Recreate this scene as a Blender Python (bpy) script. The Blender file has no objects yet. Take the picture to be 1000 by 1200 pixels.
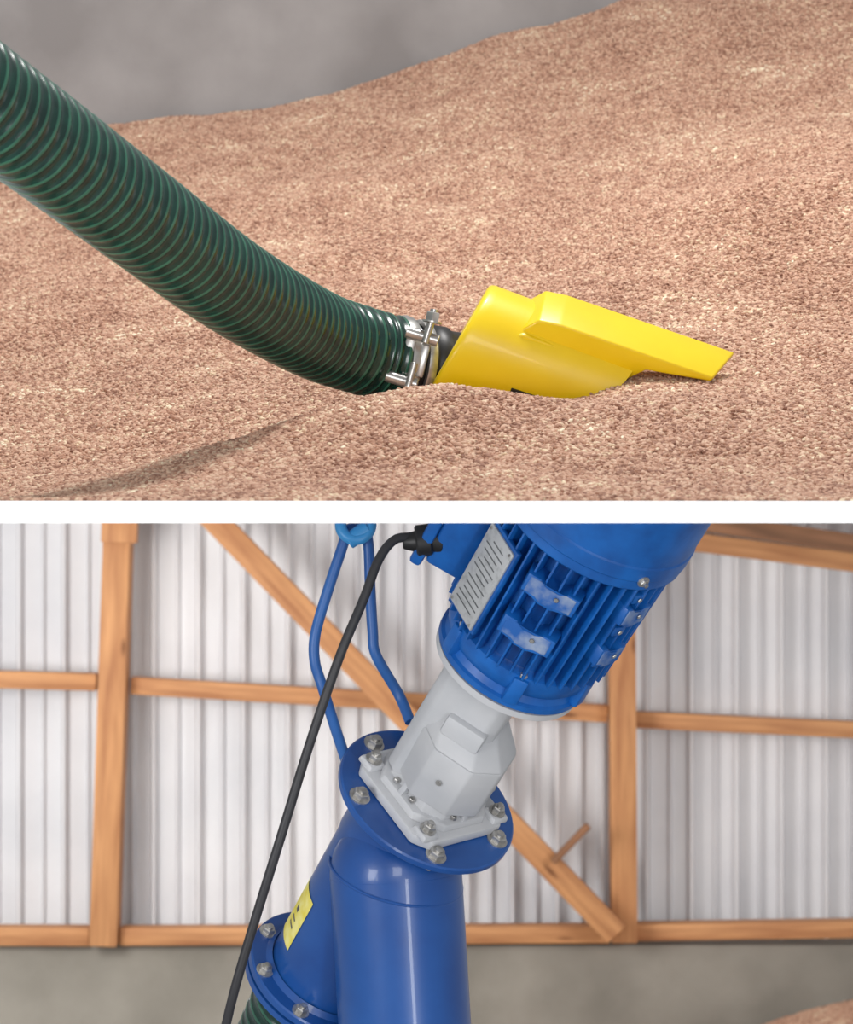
import bpy, bmesh, math, random
import numpy as np
from mathutils import Vector, Matrix, noise
random.seed(3)
sc = bpy.context.scene
sc.view_settings.view_transform = 'Standard'
sc.view_settings.look = 'None'

def lin(c):
    c = c/255.0
    return c/12.92 if c <= .04045 else ((c+.055)/1.055)**2.4
def rgb(r, g, b): return (lin(r), lin(g), lin(b), 1)
def P(px, py, d): return Vector(((px-500)*d/3000.0, d, (600-py)*d/3000.0))

# ------------------------------------------------------------------ materials
def newmat(name):
    m = bpy.data.materials.new(name); m.use_nodes = True
    nt = m.node_tree
    return m, nt, nt.nodes['Principled BSDF']
def paint(name, c1, c2=None, rough=.4, metal=0, scale=12, bump=.05, bscale=200, coat=0, dist=.001, stretch=None, lo=.35, hi=.65):
    m, nt, b = newmat(name)
    c2 = c2 or tuple(x*.8 for x in c1[:3])+(1,)
    tc = nt.nodes.new('ShaderNodeTexCoord')
    src = tc.outputs['Object']
    if stretch:
        mp = nt.nodes.new('ShaderNodeMapping'); mp.inputs['Scale'].default_value = stretch
        nt.links.new(src, mp.inputs[0]); src = mp.outputs[0]
    n = nt.nodes.new('ShaderNodeTexNoise'); n.inputs['Scale'].default_value = scale; n.inputs['Detail'].default_value = 6
    r = nt.nodes.new('ShaderNodeValToRGB')
    r.color_ramp.elements[0].position = lo; r.color_ramp.elements[0].color = c2
    r.color_ramp.elements[1].position = hi; r.color_ramp.elements[1].color = c1
    nt.links.new(src, n.inputs['Vector']); nt.links.new(n.outputs['Fac'], r.inputs[0]); nt.links.new(r.outputs[0], b.inputs['Base Color'])
    n2 = nt.nodes.new('ShaderNodeTexNoise'); n2.inputs['Scale'].default_value = bscale; n2.inputs['Detail'].default_value = 3
    bp = nt.nodes.new('ShaderNodeBump'); bp.inputs['Strength'].default_value = bump; bp.inputs['Distance'].default_value = dist
    nt.links.new(src, n2.inputs['Vector']); nt.links.new(n2.outputs['Fac'], bp.inputs['Height']); nt.links.new(bp.outputs[0], b.inputs['Normal'])
    b.inputs['Roughness'].default_value = rough; b.inputs['Metallic'].default_value = metal
    b.inputs['Coat Weight'].default_value = coat
    return m
M = {}
M['blue'] = paint('blue_paint', rgb(30, 86, 160), rgb(22, 70, 140), rough=.34, coat=.25, scale=9)
M['motorblue'] = paint('motor_blue_paint', rgb(16, 98, 180), rgb(10, 80, 155), rough=.42, scale=30, bump=.12)
M['lightblue'] = paint('light_blue_paint', rgb(60, 150, 215), rough=.4)
M['handleblue'] = paint('handle_blue_paint', rgb(48, 104, 176), rgb(36, 86, 155), rough=.4)
M['dust'] = paint('dusty_blue', rgb(140, 155, 180), rgb(24, 88, 164), rough=.75, scale=38, lo=.42, hi=.66, bump=.1)
M['alu'] = paint('cast_aluminium_grey', rgb(196, 197, 200), rgb(185, 187, 191), rough=.5, scale=14, bump=.1, bscale=420, dist=.0006)
M['steel'] = paint('zinc_steel', rgb(210, 208, 204), rgb(165, 163, 160), rough=.32, metal=.8, scale=60)
M['plate'] = paint('name_plate_metal', rgb(190, 192, 194), rgb(164, 166, 168), rough=.4, metal=.3, scale=120, lo=.3, hi=.5)
M['ink'] = paint('plate_print', rgb(95, 97, 100), rough=.5)
M['black'] = paint('black_rubber', rgb(24, 24, 26), rough=.45)
M['cable'] = paint('cable_rubber', rgb(46, 46, 50), rough=.5)
M['hose'] = paint('green_hose', rgb(16, 60, 50), rgb(9, 42, 36), rough=.24, scale=50, coat=.3)
M['rib'] = paint('green_hose_rib', rgb(50, 108, 86), rgb(34, 86, 68), rough=.3, scale=50, coat=.3)
M['yellow'] = paint('yellow_paint', rgb(246, 214, 20), rgb(238, 203, 12), rough=.38, coat=.12, scale=10)
M['ylabel'] = paint('yellow_label', rgb(250, 240, 150), rgb(238, 220, 75), rough=.5, scale=60)
M['white'] = paint('white_slab_paint', (1, 1, 1, 1), (1, 1, 1, 1), rough=.8, bump=0)
M['sheet'] = paint('white_sheet', rgb(228, 227, 229), rgb(206, 206, 210), rough=.6, scale=1.3, bump=.02)
M['concrete'] = paint('grey_concrete', rgb(164, 159, 157), rgb(138, 133, 131), rough=.9, scale=3.5, bump=.4, bscale=90)
M['plinth'] = paint('plinth_concrete', rgb(160, 154, 144), rgb(128, 123, 114), rough=.9, scale=1.8, bump=.3, bscale=30)
M['floorc'] = paint('floor_concrete', rgb(140, 134, 126), rough=.9)
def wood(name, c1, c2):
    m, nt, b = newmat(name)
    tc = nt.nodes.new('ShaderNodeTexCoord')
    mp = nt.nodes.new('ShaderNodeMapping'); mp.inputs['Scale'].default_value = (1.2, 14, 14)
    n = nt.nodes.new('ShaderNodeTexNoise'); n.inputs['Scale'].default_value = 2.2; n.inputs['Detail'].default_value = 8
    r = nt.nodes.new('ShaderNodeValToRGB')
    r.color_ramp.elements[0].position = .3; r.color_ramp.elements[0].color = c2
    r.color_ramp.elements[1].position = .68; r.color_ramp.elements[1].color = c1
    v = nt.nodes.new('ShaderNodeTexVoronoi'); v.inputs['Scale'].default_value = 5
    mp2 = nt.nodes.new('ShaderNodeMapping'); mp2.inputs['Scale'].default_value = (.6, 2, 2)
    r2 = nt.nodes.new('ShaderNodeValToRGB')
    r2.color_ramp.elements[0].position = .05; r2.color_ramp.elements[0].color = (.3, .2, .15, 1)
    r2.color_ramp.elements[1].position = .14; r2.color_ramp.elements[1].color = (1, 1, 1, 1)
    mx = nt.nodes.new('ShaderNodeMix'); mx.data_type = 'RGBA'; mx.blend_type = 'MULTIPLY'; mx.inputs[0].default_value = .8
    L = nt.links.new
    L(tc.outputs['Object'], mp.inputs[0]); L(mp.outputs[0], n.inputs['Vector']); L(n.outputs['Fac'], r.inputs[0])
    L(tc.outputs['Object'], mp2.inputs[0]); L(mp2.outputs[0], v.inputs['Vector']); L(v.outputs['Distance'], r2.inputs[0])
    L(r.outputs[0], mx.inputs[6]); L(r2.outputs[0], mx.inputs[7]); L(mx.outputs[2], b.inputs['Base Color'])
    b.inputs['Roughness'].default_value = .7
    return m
M['wood'] = wood('pine_timber', rgb(210, 154, 104), rgb(168, 112, 72))
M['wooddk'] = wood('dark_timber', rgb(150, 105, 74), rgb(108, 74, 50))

def grainmat(name, inst, scale=170):
    m, nt, b = newmat(name); L = nt.links.new
    tc = nt.nodes.new('ShaderNodeTexCoord')
    r = nt.nodes.new('ShaderNodeValToRGB'); cr = r.color_ramp
    if inst == 'k': cols = [(0, rgb(142, 100, 80)), (.28, rgb(184, 140, 116)), (.6, rgb(206, 165, 140)), (.84, rgb(218, 186, 160)), (.94, rgb(232, 210, 176)), (1, rgb(248, 236, 208))]
    else: cols = [(0, rgb(134, 98, 78)), (.5, rgb(168, 128, 104)), (.8, rgb(188, 150, 124)), (1, rgb(208, 176, 146))]  # base tones darker than kernels: shade between grains put into the colour
    cr.elements[0].position = 0; cr.elements[0].color = cols[0][1]
    cr.elements[1].position = 1; cr.elements[1].color = cols[-1][1]
    for p, c in cols[1:-1]:
        e = cr.elements.new(p); e.color = c
    if inst == 'k':
        oi = nt.nodes.new('ShaderNodeObjectInfo')
        n = nt.nodes.new('ShaderNodeTexNoise'); n.inputs['Scale'].default_value = 7; n.inputs['Detail'].default_value = 8; n.inputs['Roughness'].default_value = .75
        L(oi.outputs['Location'], n.inputs['Vector'])
        mr = nt.nodes.new('ShaderNodeMapRange'); mr.inputs[1].default_value = .35; mr.inputs[2].default_value = .72; mr.inputs[3].default_value = -.18; mr.inputs[4].default_value = .28
        L(n.outputs['Fac'], mr.inputs[0])
        ad = nt.nodes.new('ShaderNodeMath'); ad.operation = 'ADD'; ad.use_clamp = True
        ml = nt.nodes.new('ShaderNodeMath'); ml.operation = 'MULTIPLY'; ml.inputs[1].default_value = .9
        L(oi.outputs['Random'], ml.inputs[0]); L(ml.outputs[0], ad.inputs[0]); L(mr.outputs[0], ad.inputs[1]); L(ad.outputs[0], r.inputs[0])
    else:
        v = nt.nodes.new('ShaderNodeTexVoronoi'); v.inputs['Scale'].default_value = scale
        L(tc.outputs['Object'], v.inputs['Vector'])
        sp = nt.nodes.new('ShaderNodeSeparateColor'); L(v.outputs['Color'], sp.inputs[0]); L(sp.outputs[0], r.inputs[0])
        bp = nt.nodes.new('ShaderNodeBump'); bp.inputs['Strength'].default_value = .8; bp.inputs['Distance'].default_value = .003; bp.invert = True
        L(v.outputs['Distance'], bp.inputs['Height']); L(bp.outputs[0], b.inputs['Normal'])
    L(r.outputs[0], b.inputs['Base Color'])
    b.inputs['Roughness'].default_value = .7
    return m
M['grainbase'] = grainmat('grain_base', 'b')
M['kernel'] = grainmat('grain_kernel', 'k')

# ------------------------------------------------------------------ builder
class B:
    def __init__(s): s.bm = bmesh.new(); s.mats = []
    def mi(s, k):
        if k not in s.mats: s.mats.append(k)
        return s.mats.index(k)
    def lathe(s, mat4, prof, k, seg=48):
        i = s.mi(k); rings = []
        for r, z in prof:
            if r < 1e-6: rings.append([s.bm.verts.new(mat4 @ Vector((0, 0, z)))]); continue
            rings.append([s.bm.verts.new(mat4 @ Vector((r*math.cos(2*math.pi*j/seg), r*math.sin(2*math.pi*j/seg), z))) for j in range(seg)])
        for a, b in zip(rings[:-1], rings[1:]):
            for j in range(seg):
                j2 = (j+1) % seg
                if len(a) == 1 and len(b) == 1: continue
                if len(a) == 1: vs = [a[0], b[j], b[j2]]
                elif len(b) == 1: vs = [a[j], a[j2], b[0]]
                else: vs = [a[j], a[j2], b[j2], b[j]]
                f = s.bm.faces.new(vs); f.material_index = i
    def cyl(s, p0, p1, r, k, seg=32, ch=None, r1=None):
        p0 = Vector(p0); p1 = Vector(p1); h = (p1-p0).length; r1 = r if r1 is None else r1
        m = Matrix.Translation(p0) @ (p1-p0).to_track_quat('Z', 'Y').to_matrix().to_4x4()
        c = min(r, h)*.12 if ch is None else ch
        s.lathe(m, [(0, 0), (r-c, 0), (r, c), (r1, h-c), (r1-c, h), (0, h)], k, seg)
    def frus(s, m, b0, b1, z0, z1, k, bevel=.003, c0=(0, 0), c1=(0, 0)):
        i = s.mi(k); t = bmesh.new(); vs = []
        for (w, d), z, c in ((b0, z0, c0), (b1, z1, c1)):
            vs.append([t.verts.new((c[0]+x*w/2, c[1]+y*d/2, z)) for x, y in ((-1, -1), (1, -1), (1, 1), (-1, 1))])
        a, b = vs
        t.faces.new(a[::-1]); t.faces.new(b)
        for j in range(4): t.faces.new([a[j], a[(j+1) % 4], b[(j+1) % 4], b[j]])
        if bevel: bmesh.ops.bevel(t, geom=list(t.edges), offset=bevel, segments=2, affect='EDGES', profile=.5)
        s.merge(t, m, i)
    def poly(s, m, pts0, pts1, z0, z1, k, bevel=.003):
        i = s.mi(k); t = bmesh.new()
        a = [t.verts.new((p[0], p[1], z0)) for p in pts0]; b = [t.verts.new((p[0], p[1], z1)) for p in pts1]
        n = len(a); t.faces.new(a[::-1]); t.faces.new(b)
        for j in range(n): t.faces.new([a[j], a[(j+1) % n], b[(j+1) % n], b[j]])
        if bevel: bmesh.ops.bevel(t, geom=list(t.edges), offset=bevel, segments=2, affect='EDGES', profile=.5)
        s.merge(t, m, i)
    def merge(s, t, m, i):
        mp = {}
        for v in t.verts: mp[v] = s.bm.verts.new(m @ v.co)
        for f in t.faces:
            g = s.bm.faces.new([mp[v] for v in f.verts]); g.material_index = i
        t.free()
    def box(s, m, size, k, bevel=.003, c=(0, 0, 0)):
        s.frus(m @ Matrix.Translation(c), size[:2], size[:2], -size[2]/2, size[2]/2, k, bevel)
    def sphere(s, c, r, k, seg=32):
        n = 16
        s.lathe(Matrix.Translation(c), [(r*math.sin(math.pi*j/n), -r*math.cos(math.pi*j/n)) for j in range(n+1)], k, seg)
    def bolt(s, p, ax, r=.009, h=.008, k='steel', washer=True):
        p = Vector(p); ax = Vector(ax).normalized()
        m = Matrix.Translation(p) @ ax.to_track_quat('Z', 'Y').to_matrix().to_4x4()
        if washer: s.lathe(m, [(0, 0), (r*1.35, 0), (r*1.35, .0018), (0, .0018)], k, 24)
        s.lathe(m, [(r, .0018), (r, h-.001), (r*.85, h), (0, h)], k, 6)
        if washer: s.lathe(m, [(r*.5, h), (r*.5, h+.0035), (0, h+.004)], k, 12)
    def tube(s, pts, r, k, seg=16, step=.008, cap=True):
        pts = smooth(pts, step); i = s.mi(k)
        rings = sweep(pts)
        prev = None; first = None
        for (c, x, y) in rings:
            ring = [s.bm.verts.new(c + r*(math.cos(2*math.pi*j/seg)*x + math.sin(2*math.pi*j/seg)*y)) for j in range(seg)]
            if prev:
                for j in range(seg):
                    f = s.bm.faces.new([prev[j], prev[(j+1) % seg], ring[(j+1) % seg], ring[j]]); f.material_index = i
            else: first = ring
            prev = ring
        if cap:
            f = s.bm.faces.new(first[::-1]); f.material_index = i
            f = s.bm.faces.new(prev); f.material_index = i
    def done(s, name, parent=None, clipz=None, angle=35, bevel=None):
        bm = s.bm
        if clipz is not None:
            r = bmesh.ops.bisect_plane(bm, geom=bm.verts[:]+bm.edges[:]+bm.faces[:], plane_co=(0, 0, clipz), plane_no=(0, 0, 1), clear_outer=True)
        bmesh.ops.recalc_face_normals(bm, faces=bm.faces[:])
        for f in bm.faces: f.smooth = True
        for e in bm.edges:
            if len(e.link_faces) == 2:
                e.smooth = e.calc_face_angle(0) < math.radians(angle)
        me = bpy.data.meshes.new(name); bm.to_mesh(me); bm.free()
        for k in s.mats: me.materials.append(M[k])
        o = bpy.data.objects.new(name, me); sc.collection.objects.link(o)
        if parent: o.parent = parent
        return o
def smooth(pts, step):
    pts = [Vector(p) for p in pts]
    if len(pts) == 2: return pts
    ext = [2*pts[0]-pts[1]]+pts+[2*pts[-1]-pts[-2]]; dense = []
    for i in range(1, len(ext)-2):
        a, b, c, d = ext[i-1:i+3]
        for j in range(60):
            t = j/60
            dense.append(.5*((2*b)+(c-a)*t+(2*a-5*b+4*c-d)*t*t+(3*b-a-3*c+d)*t**3))
    dense.append(pts[-1])
    out = [dense[0]]; acc = 0
    for i in range(1, len(dense)):
        seg = (dense[i]-dense[i-1]).length
        while acc+seg >= step:
            t = (step-acc)/seg; p = dense[i-1].lerp(dense[i], t)
            out.append(p); dense[i-1] = p; seg = (dense[i]-p).length; acc = 0
        acc += seg
    return out
def sweep(pts):
    out = []; x = None
    for i, p in enumerate(pts):
        t = (pts[min(i+1, len(pts)-1)]-pts[max(i-1, 0)]).normalized()
        if x is None:
            x = t.orthogonal().normalized()
        x = (x - t*x.dot(t)).normalized()
        out.append((p, x, t.cross(x)))
    return out
def hose(name, ctrl, R=.049, pitch=.0165, parent=None, clipz=None, seg=48):
    b = B(); n = 8; rings = sweep(smooth(ctrl, pitch/n))
    prof = [0, .0006, .0018, .0026, .0018, .0006, 0, -.0003]
    ih = b.mi('hose'); ir = b.mi('rib'); prev = None
    for q, (c, x, y) in enumerate(rings):
        r = R+prof[q % n]
        ring = [b.bm.verts.new(c+r*(math.cos(2*math.pi*j/seg)*x+math.sin(2*math.pi*j/seg)*y)) for j in range(seg)]
        if prev:
            for j in range(seg):
                f = b.bm.faces.new([prev[j], prev[(j+1) % seg], ring[(j+1) % seg], ring[j]])
                f.material_index = ir if (q % n) in (3, 4) else ih
        prev = ring
    return b.done(name, parent, clipz, angle=70)

SL = .0099   # half thickness of slab
FRONT = 2.28
# ------------------------------------------------------------------ added slab standing in for the white dividing band
b = B(); b.box(Matrix.Identity(4), (4.4, 10.3-FRONT, 2*SL), 'white', 0, c=(0, (10.3+FRONT)/2, 0)); b.done('divider_slab')

# ------------------------------------------------------------------ grain heap
pxs = np.array([-300, 0, 150, 300, 420, 520, 620, 680, 735, 850, 1000, 1300.])
ds = np.array([2.30, 2.55, 2.8, 2.90, 3.02, 3.14, 3.3, 3.8, 4.6, 5.4])
T = np.array([
 [588]*12,
 [586, 584, 574, 556, 548, 545, 548, 548, 545, 545, 545, 545],
 [584, 577, 546, 500, 467, 449, 457, 467, 468, 470, 478, 484],
 [578, 573, 552, 516, 484, 468, 472, 470, 458, 460, 458, 460],
 [560, 556, 534, 500, 474, 466, 462, 452, 433, 436, 432, 428],
 [534, 526, 500, 468, 450, 446, 440, 418, 406, 410, 404, 400],
 [510, 498, 470, 445, 430, 424, 410, 396, 386, 384, 376, 360],
 [400, 380, 362, 345, 335, 328, 316, 304, 285, 245, 205, 150],
 [285, 268, 252, 232, 215, 200, 184, 170, 156, 135, 110, 50],
 [170, 156, 143, 122, 97, 66, 30, 10, -10, -40, -70, -120]], float)
GX = np.linspace(-180, 1180, 273); GD = np.linspace(2.30, 5.4, 341)
tmp = np.array([np.interp(GX, pxs, row) for row in T])
R = np.array([np.interp(GD, ds, tmp[:, i]) for i in range(len(GX))]).T
Z = (600-R)*GD[:, None]/3000
def blur(A, n):
    for _ in range(n):
        Pd = np.pad(A, 1, mode='edge')
        A = (Pd[1:-1, 1:-1]*2+Pd[:-2, 1:-1]+Pd[2:, 1:-1]+Pd[1:-1, :-2]+Pd[1:-1, 2:])/6
    return A
Z = blur(Z, 12)
verts = []; nx = len(GX); nd = len(GD)
for i, d in enumerate(GD):
    for j, gx in enumerate(GX):
        x = (gx-500)*d/3000; z = Z[i, j]
        k = min(1, (d-2.3)/.3); far = min(1, max(0, (d-3.2)/.6))
        z += k*((.008+.020*far)*noise.noise(Vector((x*4.5, d*3, 1)))+(.003+.003*far)*noise.noise(Vector((x*13, d*11, 3)))+.0018*noise.noise(Vector((x*50, d*44, 7))))
        verts.append((x, d, max(z, SL+.0005)))
faces = [(i*nx+j, i*nx+j+1, (i+1)*nx+j+1, (i+1)*nx+j) for i in range(nd-1) for j in range(nx-1)]
def skirt(idx):
    base = len(verts)
    for q in idx: verts.append((verts[q][0], verts[q][1], SL+.0002))
    for a in range(len(idx)-1): faces.append((idx[a], idx[a+1], base+a+1, base+a))
skirt([i*nx for i in range(nd)]); skirt([i*nx+nx-1 for i in range(nd)]); skirt(list(range(nx)))
me = bpy.data.meshes.new('grain_heap'); me.from_pydata(verts, [], faces); me.update()
bm = bmesh.new(); bm.from_mesh(me); bmesh.ops.recalc_face_normals(bm, faces=bm.faces[:])
bm.faces.ensure_lookup_table()
if bm.faces[1000].normal.z < 0: bmesh.ops.reverse_faces(bm, faces=bm.faces[:])
bm.to_mesh(me); bm.free()
for p in me.polygons: p.use_smooth = True
me.materials.append(M['grainbase']); me.materials.append(M['kernel'])
heap = bpy.data.objects.new('grain_heap', me); sc.collection.objects.link(heap)
def scatter(ob, density, size, name):
    ng = bpy.data.node_groups.new(name, 'GeometryNodeTree')
    ng.interface.new_socket('Geometry', in_out='INPUT', socket_type='NodeSocketGeometry')
    ng.interface.new_socket('Geometry', in_out='OUTPUT', socket_type='NodeSocketGeometry')
    N = ng.nodes.new; L = ng.links.new
    gi = N('NodeGroupInput'); go = N('NodeGroupOutput')
    dp = N('GeometryNodeDistributePointsOnFaces'); dp.inputs['Density'].default_value = density
    ico = N('GeometryNodeMeshIcoSphere'); ico.inputs['Radius'].default_value = 1; ico.inputs['Subdivisions'].default_value = 2
    tr = N('GeometryNodeTransform'); tr.inputs['Scale'].default_value = (size, size*.56, size*.48)
    sm = N('GeometryNodeSetMaterial'); sm.inputs['Material'].default_value = M['kernel']
    iop = N('GeometryNodeInstanceOnPoints')
    rv = N('FunctionNodeRandomValue'); rv.data_type = 'FLOAT_VECTOR'
    rv.inputs[0].default_value = (-.7, -.7, 0); rv.inputs[1].default_value = (.7, .7, 6.283)
    rs = N('FunctionNodeRandomValue'); rs.data_type = 'FLOAT'; rs.inputs[2].default_value = .7; rs.inputs[3].default_value = 1.3
    jn = N('GeometryNodeJoinGeometry')
    L(gi.outputs[0], dp.inputs['Mesh']); L(dp.outputs['Points'], iop.inputs['Points'])
    L(ico.outputs['Mesh'], tr.inputs['Geometry']); L(tr.outputs[0], sm.inputs['Geometry']); L(sm.outputs[0], iop.inputs['Instance'])
    L(rv.outputs[0], iop.inputs['Rotation']); L(rs.outputs[1], iop.inputs['Scale'])
    L(gi.outputs[0], jn.inputs[0]); L(iop.outputs[0], jn.inputs[0]); L(jn.outputs[0], go.inputs[0])
    md = ob.modifiers.new('kernels', 'NODES'); md.node_group = ng
scatter(heap, 54000, .0038, 'scatter_kernels')

# ------------------------------------------------------------------ rear concrete wall upstairs
b = B(); b.box(Matrix.Identity(4), (4.4, .12, 1.5), 'concrete', 0, c=(0, 5.47, SL+.75)); b.done('wall_rear')

# ------------------------------------------------------------------ upper hose
hose('suction_hose', [P(-160, 5, 2.16), P(-42, 100, 2.28), P(60, 176, 2.40), P(162, 253, 2.54), P(272, 335, 2.72), P(366, 390, 2.90), P(425, 411, 2.97), P(470, 423, 3.0)])
he = P(470, 423, 3.0); hd = (P(540, 426, 3.02)-P(430, 411, 2.97)).normalized()
b = B(); mm = Matrix.Translation(he) @ hd.to_track_quat('Z', 'Y').to_matrix().to_4x4()
def band(m, z0, z1, r, k): b.lathe(m, [(r-.004, z0), (r, z0+.001), (r+.0015, (z0+z1)/2), (r, z1-.001), (r-.004, z1)], k, 48)
b.lathe(mm, [(.0, -.005), (.049, -.005), (.049, .004), (.045, .006), (.045, .03), (.0, .03)], 'black', 48)
b.lathe(mm, [(.03, .028), (.043, .03), (.047, .036), (.047, .05), (.043, .056), (.043, .070), (0, .070)], 'black', 48)
band(mm, -.008, .006, .0525, 'steel'); band(mm, .014, .026, .0505, 'steel')
def px_cyl(x0, y0, x1, y1, d, r, k='steel', d1=None): b.cyl(P(x0, y0, d), P(x1, y1, d1 or d), r, k, 20)
px_cyl(476, 388, 514, 400, 2.945, .0070); px_cyl(452, 440, 489, 451, 2.945, .0070)
px_cyl(498, 402, 507, 372, 2.94, .0045)
b.bolt(P(506, 378, 2.94), P(509, 362, 2.94)-P(506, 378, 2.94), .0085, .012)
px_cyl(478, 455, 486, 425, 2.94, .0045)
b.box(Matrix.Translation(P(478, 414, 2.952)) @ Matrix.Rotation(.25, 4, 'Y'), (.012, .006, .05), 'steel', .002)
b.box(Matrix.Translation(P(496, 420, 2.955)) @ Matrix.Rotation(.25, 4, 'Y'), (.010, .006, .045), 'steel', .002)
b.done('hose_clamp')

# ------------------------------------------------------------------ yellow suction nozzle
b = B()
f = Vector((.93, .03, -.31)).normalized()
n0 = Vector((.31, 0, .95)).normalized(); phi = math.radians(35)
up = (n0*math.cos(phi)+Vector((0, -1, 0))*math.sin(phi)); up = (up-f*up.dot(f)).normalized()
yy = up.cross(f)
MN = Matrix.Translation(P(551, 402, 3.0)) @ Matrix((f, yy, up)).transposed().to_4x4()
i = b.mi('yellow'); ib = b.mi('black'); seg = 72; NR = 26; Rb = .073
grid = []
def startoff(c, sn): return -.0150+.0150*(sn*.82+c*.57)
for (s_, r_) in ((0, .040), (-.0, Rb-.006), (.0008, Rb-.003), (.003, Rb-.0008), (.007, Rb)):
    ring = []
    for j in range(seg):
        a = 2*math.pi*j/seg; c, sn = math.cos(a), math.sin(a)
        ring.append(b.bm.verts.new(MN @ Vector((startoff(c, sn)*r_/Rb+(-.0150*(1-r_/Rb))+s_, r_*c, r_*sn))))
    grid.append(ring)
for q in range(1, NR):
    t = q/(NR-1); ring = []
    for j in range(seg):
        a = 2*math.pi*j/seg; c, sn = math.cos(a), math.sin(a)
        rr = Rb*(1-.08*t); s0 = startoff(c, sn)+.007; s1 = .157+.035*sn
        ring.append(b.bm.verts.new(MN @ Vector((s0+(s1-s0)*t, rr*c, rr*sn))))
    grid.append(ring)
for q in range(len(grid)-1):
    for j in range(seg):
        fc = b.bm.faces.new([grid[q][j], grid[q][(j+1) % seg], grid[q+1][(j+1) % seg], grid[q+1][j]]); fc.material_index = i
fc = b.bm.faces.new(grid[0]); fc.material_index = i
fc = b.bm.faces.new(grid[-1]); fc.material_index = ib
def prism(poly, y0, y1, k, bev):
    t = bmesh.new()
    A = [t.verts.new((x, y0(x), z)) for x, z in poly]
    Bv = [t.verts.new((x+(.022 if x > .26 else 0), y1(x), z)) for x, z in poly]
    t.faces.new(A); t.faces.new(Bv[::-1]); n = len(poly)
    for q in range(n): t.faces.new([A[q], Bv[q], Bv[(q+1) % n], A[(q+1) % n]])
    bmesh.ops.recalc_face_normals(t, faces=t.faces[:])
    bmesh.ops.bevel(t, geom=list(t.edges), offset=bev, segments=3, affect='EDGES', profile=.5)
    b.merge(t, MN, b.mi(k))
prism([(.044, .02), (.050, .062), (.064, .080), (.089, .0835), (.275, .0820), (.274, .0752), (.20, .062), (.165, .02)], lambda x: -.037, lambda x: .035, 'yellow', .0028)
prism([(.038, .02), (.044, .056), (.054, .060), (.17, .052), (.165, .02)], lambda x: -.045+(x-.04)*.05, lambda x: .035, 'yellow', .003)
b.box(MN @ Matrix.Rotation(math.radians(0), 4, 'X') @ Matrix.Translation((.083, -Rb*.972, 0)), (.046, .003, .007), 'black', .001)
b.done('suction_nozzle', angle=40)

# ------------------------------------------------------------------ barn wall (lower)
b = B(); i = b.mi('sheet'); bm_ = b.bm
zb, zt = -1.72, -SL
x = -2.2; prof = []
while x < 2.2:
    prof += [(x, 10.08), (x+.056, 10.08), (x+.067, 10.032), (x+.079, 10.032), (x+.090, 10.08)]; x += .090
    prof += [(x+.002, 10.08), (x+.066, 10.08), (x+.073, 10.056), (x+.079, 10.056), (x+.086, 10.08)]; x += .086
va = [bm_.verts.new((p[0], p[1], zb)) for p in prof]; vb = [bm_.verts.new((p[0], p[1], zt)) for p in prof]
for q in range(len(prof)-1):
    fc = bm_.faces.new([va[q], va[q+1], vb[q+1], vb[q]]); fc.material_index = i
b.done('wall_back', angle=10)
b = B(); b.box(Matrix.Identity(4), (4.4, .4, .82), 'plinth', .004, c=(0, 10.10, -2.085)); b.done('wall_base')
b = B(); b.box(Matrix.Identity(4), (4.4, 8.0, .06), 'floorc', 0, c=(0, 6.3, -2.52)); b.done('floor')

def timber(name, x0, y0, x1, y1, w, d, th=.10, k='wood'):
    p0, p1 = P(x0, y0, d), P(x1, y1, d)
    u = (p1-p0).normalized(); L_ = (p1-p0).length
    yv = Vector((0, 1, 0)); zv = u.cross(yv).normalized()
    m = Matrix.Translation((p0+p1)/2) @ Matrix((u, yv, zv)).transposed().to_4x4()
    bb = B(); bb.box(Matrix.Identity(4), (L_, th, w*d/3000), k, .004)
    bmesh.ops.bisect_plane(bb.bm, geom=bb.bm.verts[:]+bb.bm.edges[:]+bb.bm.faces[:], plane_co=m.inverted() @ Vector((0, 0, -SL)), plane_no=m.inverted().to_3x3() @ Vector((0, 0, 1)), clear_outer=True)
    o = bb.done(name); o.matrix_world = m
    return o
timber('timber_post', 140, 600, 123, 1106, 32, 9.86, .14)
timber('timber_post', 728, 600, 731, 1102, 30, 9.86, .14)
timber('post_cap_block', 141, 608, 140, 636, 42, 9.76, .05, 'wood')
timber('timber_rail', -160, 792, 114, 799, 20, 9.92, .08)
timber('timber_rail', 154, 803, 712, 836, 20, 9.92, .08)
timber('timber_rail', 744, 843, 1160, 862, 19, 9.92, .08)
timber('timber_rail', -160, 1095, 106, 1096, 21, 9.90, .10)
timber('timber_rail', 142, 1096, 714, 1093, 20, 9.90, .10)
timber('timber_rail', 746, 1091, 1160, 1085, 19, 9.90, .10)
timber('timber_rail', 744, 626, 1160, 680, 22, 9.92, .08)
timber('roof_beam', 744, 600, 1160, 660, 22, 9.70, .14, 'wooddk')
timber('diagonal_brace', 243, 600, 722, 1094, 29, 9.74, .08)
timber('wood_offcut', 648, 1010, 690, 967, 8, 9.66, .04, 'wooddk')

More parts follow.
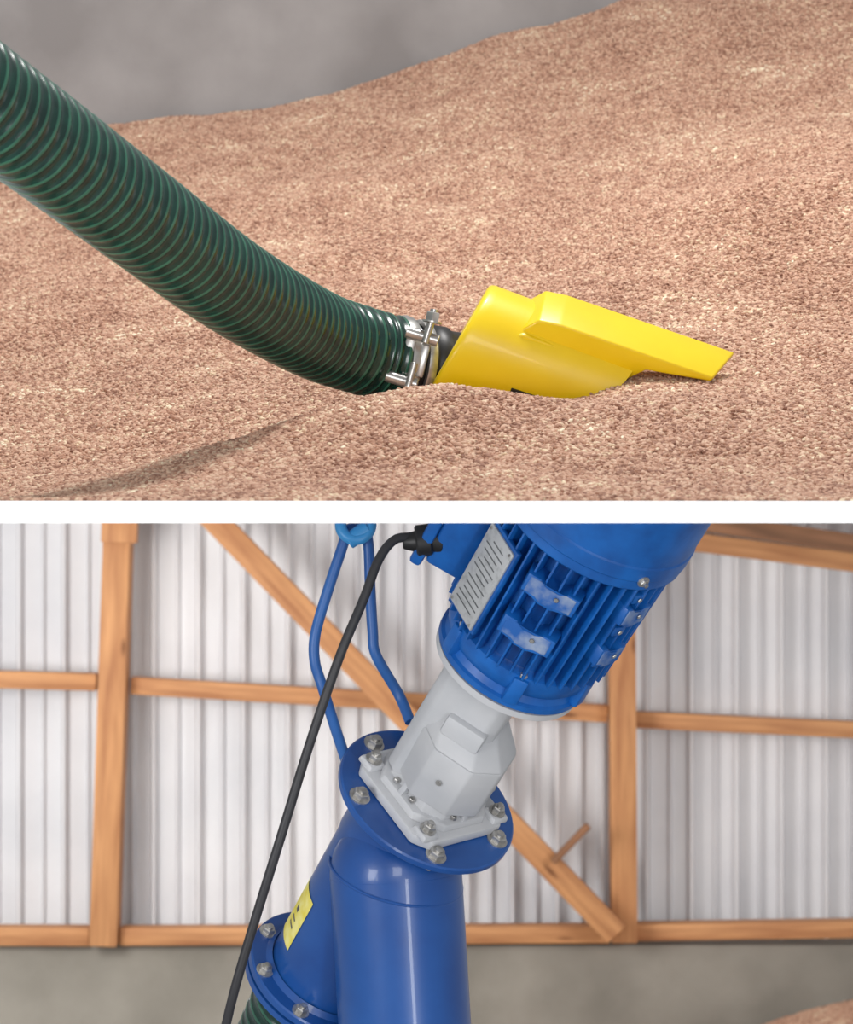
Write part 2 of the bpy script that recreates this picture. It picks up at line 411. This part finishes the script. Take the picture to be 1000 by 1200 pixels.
# small grain heap on the barn floor, lower right
bm = bmesh.new(); NXX = 90; NY = 60; gv = []
for a in range(NY):
    for c in range(NXX):
        X = .3+1.9*c/(NXX-1); Y = 8.2+1.68*a/(NY-1)
        k = (a/(NY-1)); top = -2.0+.28*(X-1.2)
        z = -2.49+(top+2.49)*min(1, k*1.15)**.8 + .02*noise.noise(Vector((X*5, Y*5, 0)))+.006*noise.noise(Vector((X*25, Y*25, 0)))
        gv.append(bm.verts.new((X, Y, max(z, -2.489))))
for a in range(NY-1):
    for c in range(NXX-1):
        fc = bm.faces.new([gv[a*NXX+c], gv[a*NXX+c+1], gv[(a+1)*NXX+c+1], gv[(a+1)*NXX+c]]); fc.smooth = True
me = bpy.data.meshes.new('grain_pile'); bm.to_mesh(me); bm.free(); me.materials.append(M['grainbase']); me.materials.append(M['kernel'])
o = bpy.data.objects.new('grain_pile', me); sc.collection.objects.link(o)
scatter(o, 30000, .0055, 'scatter_pile')

# ------------------------------------------------------------------ auger head with motor
root = bpy.data.objects.new('grain_auger_head', None); sc.collection.objects.link(root)
O = P(502, 935, 3.0)
e1 = Vector((.878, 0, -.479)).normalized()
a_ = Vector((.48*.84, -.54, .88*.84)); a_ = (a_-e1*a_.dot(e1)).normalized()
ey = a_.cross(e1)
MO = Matrix.Translation(O) @ Matrix((e1, ey, a_)).transposed().to_4x4()
def W(x, y, z): return MO @ Vector((x, y, z))
CZ = -SL-.0002
b = B()
b.lathe(MO, [(0, -.010), (.109, -.010), (.111, -.008), (.111, -.002), (.109, 0), (0, 0)], 'blue', 96)
b.lathe(MO, [(.076, -.010), (.076, -.09)], 'blue', 64)
b.lathe(MO, [(.082, -.010), (.077, -.016)], 'blue', 64)
Bf = P(384, 1143, 3.15)
gd = (Bf-O).normalized(); gl = (Bf-O).length
MG = Matrix.Translation(O) @ gd.to_track_quat('Z', 'Y').to_matrix().to_4x4()
b.lathe(MG, [(.076, .02), (.076, gl)], 'blue', 64)
b.lathe(MG, [(.078, gl-.012), (.084, gl-.006)], 'blue', 64)
b.lathe(MG, [(.06, gl-.006), (.101, gl-.006), (.103, gl-.004), (.103, gl+.004), (.101, gl+.006), (.06, gl+.006)], 'blue', 96)
b.lathe(MG, [(.06, gl+.008), (.103, gl+.008), (.103, gl+.016), (.06, gl+.016)], 'blue', 96)
tt = P(464, 1024, 3.025); tb = P(482, 1330, 3.025)
b.cyl(tt, tb, .0785, 'blue', 72, .0005)
b.sphere(tt, .0785, 'blue', 64)
b.done('pipe_body', root, angle=30)
b = B(); vt = (tb-tt).normalized(); ptsw = []
an = (MO.to_3x3() @ Vector((0, 0, 1)))
for q in range(33):
    th = math.radians(-160+320*q/32-90)
    rx = Vector((math.cos(th), math.sin(th), 0))
    p = tt+Vector((0, 0, -.012)) + .0782*rx
    dz = -(p-tt-Vector((0, 0, -.012))).dot(Vector((an.x, an.y, 0)))/an.z*.4
    ptsw.append(p+Vector((0, 0, dz+.012)))
b.tube(ptsw, .0020, 'blue', 8, .004)
b.done('weld_seam', root)
b = B()
for dg in (-141, -68, -5, 53, 103, 155):
    r = math.radians(dg); q = (.094*math.cos(r), .094*math.sin(r))
    b.bolt(W(q[0], q[1], 0), a_, .0095, .009)
    b.bolt(W(q[0], q[1], -.010), -a_, .008, .008)
for k in range(8):
    r = math.radians(k*45+10)
    p = MG @ Vector((.091*math.cos(r), .091*math.sin(r), gl-.006))
    b.bolt(p, -gd, .008, .008)
b.done('flange_bolts', root)
b = B()
left = -Vector((.826, 0, -.563)); left = (left-gd*left.dot(gd)).normalized()
cam = Vector((0, -1, 0)); cam = (cam-gd*cam.dot(gd)); cam = (cam-left*cam.dot(left)).normalized()
i = b.mi('ylabel'); NA = 10; prev = None
for q in range(NA+1):
    th = math.radians(8+34*q/NA)
    w = left*math.cos(th)+cam*math.sin(th)
    pr = [b.bm.verts.new(O+gd*s_+w*.0768) for s_ in (gl-.125, gl-.045)]
    if prev:
        fc = b.bm.faces.new([prev[0], prev[1], pr[1], pr[0]]); fc.material_index = i
    prev = pr
i2 = b.mi('ink')
for (t0, t1, s0, s1) in ((20, 26, gl-.095, gl-.088), (20, 30, gl-.080, gl-.077), (20, 32, gl-.070, gl-.067)):
    pr = None
    for q in range(4):
        th = math.radians(t0+(t1-t0)*q/3); w = left*math.cos(th)+cam*math.sin(th)
        cur = [b.bm.verts.new(O+gd*s_+w*.0771) for s_ in (s0, s1)]
        if pr:
            fc = b.bm.faces.new([pr[0], pr[1], cur[1], cur[0]]); fc.material_index = i2
        pr = cur
b.done('warning_label', root)

# gearbox
b = B(); RZ = Matrix.Rotation(math.radians(-36), 4, 'Z')
MR = MO @ RZ
def octo(w, d, c, cx=0, cy=0):
    w /= 2; d /= 2
    return [(cx+x, cy+y) for x, y in ((-w+c, -d), (w-c, -d), (w, -d+c), (w, d-c), (w-c, d), (-w+c, d), (-w, d-c), (-w, -d+c))]
b.poly(MR, octo(.144, .144, .018), octo(.144, .144, .018), .0005, .014, 'alu', .003)
b.poly(MR, octo(.124, .124, .03), octo(.120, .120, .03), .014, .024, 'alu', .0025)
b.poly(MR, octo(.104, .100, .02), octo(.098, .094, .02), .023, .040, 'alu', .0025)
MB = MO @ Matrix.Rotation(math.radians(-8), 4, 'Z')
b.poly(MB, octo(.108, .108, .030, .006, -.004), octo(.106, .108, .028, .008, -.008), .036, .112, 'alu', .003)
b.poly(MB, octo(.106, .108, .028, .008, -.008), octo(.080, .070, .016, -.006, .004), .112, .140, 'alu', .003)
b.poly(MB, octo(.092, .088, .012, -.016, .010), octo(.092, .088, .012, -.012, .006), .03, .218, 'alu', .004)
b.frus(MB, (.05, .02), (.05, .02), .125, .15, 'alu', .004, (0, -.04), (0, -.036))
b.lathe(MO, [(.045, .198), (.06, .210), (.080, .219), (.088, .221), (.088, .229), (.06, .229)], 'alu', 64)
for sx in (-1, 1):
    for sy in (-1, 1):
        b.frus(MR @ Matrix.Translation((sx*.056, sy*.056, 0)), (.026, .026), (.022, .022), .012, .021, 'alu', .003)
        p = MR @ Vector((sx*.056, sy*.056, .021)); b.bolt(p, a_, .0075, .009)
for (sx, sy) in ((-.3, -1), (.3, -1), (1, -.3), (1, .3), (-1, -.3), (-1, .3)):
    p = MR @ Vector((sx*.053, sy*.053, .024)); b.bolt(p, a_, .0042, .006, washer=False)
for ang in (0, 90, 180, 270):
    b.frus(MR @ Matrix.Rotation(math.radians(ang), 4, 'Z'), (.016, .008), (.004, .008), .022, .06, 'alu', .0015, (.052, 0), (.046, 0))
b.bolt(MB @ Vector((.006, -.0605, .075)), MB.to_3x3() @ Vector((0, -1, 0)), .004, .003, washer=False)
b.done('gearbox', root)

# motor
b = B(); S = .014
b.lathe(MO, [(.06, .215+S), (.086, .216+S), (.090, .219+S), (.090, .226+S), (.086, .228+S), (.083, .236+S), (.089, .244+S), (.091, .254+S), (.091, .264+S), (.084, .268+S), (.082, .270+S), (.084, .46), (.05, .46)], 'motorblue', 96)
nf = 40
for k in range(nf):
    ang = 2*math.pi*k/nf
    mm = MO @ Matrix.Rotation(ang, 4, 'Z')
    b.frus(mm, (.022, .0026), (.026, .0026), .266+S, .450, 'motorblue', .0006, (.0885, 0), (.0915, 0))
b.lathe(MO, [(.095, .440), (.1075, .440), (.109, .442), (.109, .60)], 'motorblue', 96)
b.lathe(MO, [(.109, .452), (.1105, .454), (.1105, .470), (.109, .472)], 'motorblue', 96)
def pad(th, zc, w=.066, r=.098):
    m2 = MO @ Matrix.Rotation(math.radians(th), 4, 'Z')
    poly0 = [(-w/2, -.013), (-w*.26, -.013), (-w*.14, -.019), (w*.14, -.019), (w*.26, -.013), (w/2, -.013), (w/2, .013), (w*.26, .013), (w*.14, .008), (-w*.14, .008), (-w*.26, .013), (-w/2, .013)]
    m3 = m2 @ Matrix.Translation((0, -r+.016, zc)) @ Matrix.Rotation(math.pi/2, 4, 'X')
    b.poly(m3, poly0, [(x*.94, y*.9) for x, y in poly0], 0, .024, 'motorblue', .0015)
    b.poly(m3, [(x*.84, y*.78) for x, y in poly0], [(x*.8, y*.74) for x, y in poly0], .0235, .0248, 'dust', .0006)
    b.bolt(m3 @ Vector((w*.12, .0, .0245)), m3.to_3x3() @ Vector((0, 0, 1)), .003, .002, washer=False)
pad(-3, .338); pad(-3, .398)
pad(87-32, .338, .04); pad(87-32, .398, .04)
for zc in (.325, .372, .42):
    m2 = MO @ Matrix.Rotation(math.radians(-38), 4, 'Z')
    b.frus(m2, (.02, .018), (.02, .018), zc-.007, zc+.007, 'motorblue', .003, (.093, 0), (.093, 0))
    b.bolt(m2 @ Vector((.1025, 0, zc)), m2.to_3x3() @ Vector((1, 0, 0)), .003, .0025, washer=False)
for k in range(6):
    r = math.radians(k*60-140)
    m2 = MO @ Matrix.Rotation(r, 4, 'Z')
    b.frus(m2, (.018, .018), (.018, .018), .226+S, .262+S, 'motorblue', .003, (.086, 0), (.086, 0))
    b.bolt(m2 @ Vector((.089, 0, .262+S)), a_, .0045, .006, washer=False)
b.bolt(W(.072, -.083, .455), Vector(W(.072, -.083, 0))-Vector(W(0, 0, 0)), .005, .005)
th = math.radians(-137); m2 = MO @ Matrix.Rotation(th, 4, 'Z')
b.frus(m2, (.006, .058), (.006, .058), .296, .415, 'motorblue', .001, (.1005, 0), (.1005, 0))
b.frus(m2, (.003, .052), (.003, .052), .300, .411, 'plate', .0008, (.105, 0), (.105, 0))
for q, zc in enumerate(np.linspace(.312, .398, 12)):
    wl = (.034, .040, .036, .030, .038, .02, .034, .036, .024, .030, .038, .022)[q]
    b.frus(m2, (.0004, wl), (.0004, wl), zc, zc+.0014, 'ink', 0, (.1067, (q % 3-1)*.002), (.1067, (q % 3-1)*.002))
for yv in (-.022, .022):
    for zv in (.304, .407):
        b.bolt(m2 @ Vector((.106, yv, zv)), m2.to_3x3() @ Vector((1, 0, 0)), .0018, .0012, washer=False)
th = math.radians(178); m2 = MO @ Matrix.Rotation(th, 4, 'Z')
b.frus(m2, (.05, .075), (.06, .085), .31, .43, 'motorblue', .006, (.113, 0), (.113, 0))
b.frus(m2, (.014, .09), (.014, .09), .305, .44, 'motorblue', .004, (.146, 0), (.146, 0))
b.done('electric_motor', root, clipz=CZ)
b = B()
g0 = P(500, 630, 2.80)
b.cyl(g0+Vector((.02, 0, -.004)), g0, .015, 'black', 24); b.cyl(g0+Vector((.006, 0, -.002)), g0+Vector((-.012, 0, -.004)), .0175, 'black', 16)
b.cyl(g0+Vector((-.010, 0, -.004)), g0+Vector((-.026, 0, -.005)), .012, 'black', 24, r1=.008)
b.done('cable_gland', root, clipz=CZ)
b = B(); D = 3.08
b.tube([P(481, 846, 3.07), P(468, 815, 3.09), P(441, 768, D), P(437, 740, D), P(434, 690, D), P(432, 640, D), P(428, 622, D), P(418, 616.5, D), P(408, 622, D), P(400, 645, D), P(385, 690, D), P(370, 742, D), P(369, 775, D), P(378, 805, D), P(392, 850, 3.06), P(406, 892, 3.03)], .0066, 'handleblue', 16, .006)
b.done('lifting_handle', root, clipz=CZ)
b = B()
mt = Matrix.Translation(P(417, 615, 3.06)) @ Matrix.Rotation(math.radians(75), 4, 'X')
b.lathe(mt, [(.018+.007*math.cos(t*math.pi/6), .007*math.sin(t*math.pi/6)) for t in range(13)], 'lightblue', 32)
b.cyl(P(408, 635, 3.06), P(432, 618, 3.06), .010, 'lightblue', 20)
b.done('shackle', root, clipz=CZ)
b = B()
b.tube([P(482, 629, 2.80), P(462, 633, 2.79), P(444, 656, 2.78), P(426, 703, 2.77), P(398, 770, 2.76), P(362, 875, 2.76), P(328, 985, 2.76), P(300, 1075, 2.77), P(275, 1160, 2.78), P(256, 1240, 2.8)], .0052, 'cable', 16, .006)
b.done('power_cable')
hp0 = Bf+gd*.017
o = hose('suction_hose', [hp0, hp0+gd*.06, hp0+gd*.14+Vector((0, 0, -.02)), hp0+gd*.22+Vector((0, 0, -.06))], R=.07)

# ------------------------------------------------------------------ lights
w = bpy.data.worlds.new('world'); sc.world = w; w.use_nodes = True
w.node_tree.nodes['Background'].inputs[0].default_value = (.96, .975, 1, 1); w.node_tree.nodes['Background'].inputs[1].default_value = .38
def area(name, loc, tgt, size, e, col=(1, 1, 1), sy=None):
    l = bpy.data.lights.new(name, 'AREA'); l.energy = e; l.size = size; l.color = col
    if sy: l.shape = 'RECTANGLE'; l.size_y = sy
    o = bpy.data.objects.new(name, l); sc.collection.objects.link(o); o.location = loc
    o.rotation_euler = (Vector(tgt)-Vector(loc)).to_track_quat('-Z', 'Y').to_euler()
area('overhead_key_lamp', (.35, 3.0, 2.4), (.0, 3.1, .1), .45, 54, (1, .98, .96))  # added overhead key, drops the hose shadow onto the grain
area('wall_wash_lamp', (-1.5, 4.0, 1.7), (0, 5.4, .6), .8, 11)
area('left_fill_lamp', (-1.5, 1.2, -.25), (0, 3, -.45), .7, 20)  # added fill from the left, aimed at the auger head
area('highlight_lamp', (.85, .5, -1.0), (.0, 3, -.5), .25, 16, sy=1.1)  # added strip light, makes the vertical highlight on the pipe
area('wall_fill_lamp', (-1.95, 7.2, -.5), (.2, 10, -.8), 1.2, 74, (1, .985, .96))  # added out of frame to brighten the wall sheets
area('wall_fill_lamp', (1.95, 7.0, -.6), (.9, 10, -.6), .9, 24, (1, .985, .96))  # second added wall fill, weaker, from the right
area('front_lamp', (.2, -1.5, .5), (0, 3, .1), 1.2, 46)  # added behind the camera, keeps the slab edge white

cd = bpy.data.cameras.new('camera'); cam_o = bpy.data.objects.new('camera', cd); sc.collection.objects.link(cam_o)
cam_o.location = (0, 0, 0); cam_o.rotation_euler = (math.pi/2, 0, 0)
cd.sensor_fit = 'HORIZONTAL'; cd.sensor_width = 36; cd.lens = 108; cd.clip_start = .05; cd.clip_end = 100
cd.dof.use_dof = True; cd.dof.focus_distance = 2.95; cd.dof.aperture_fstop = 15
sc.camera = cam_o
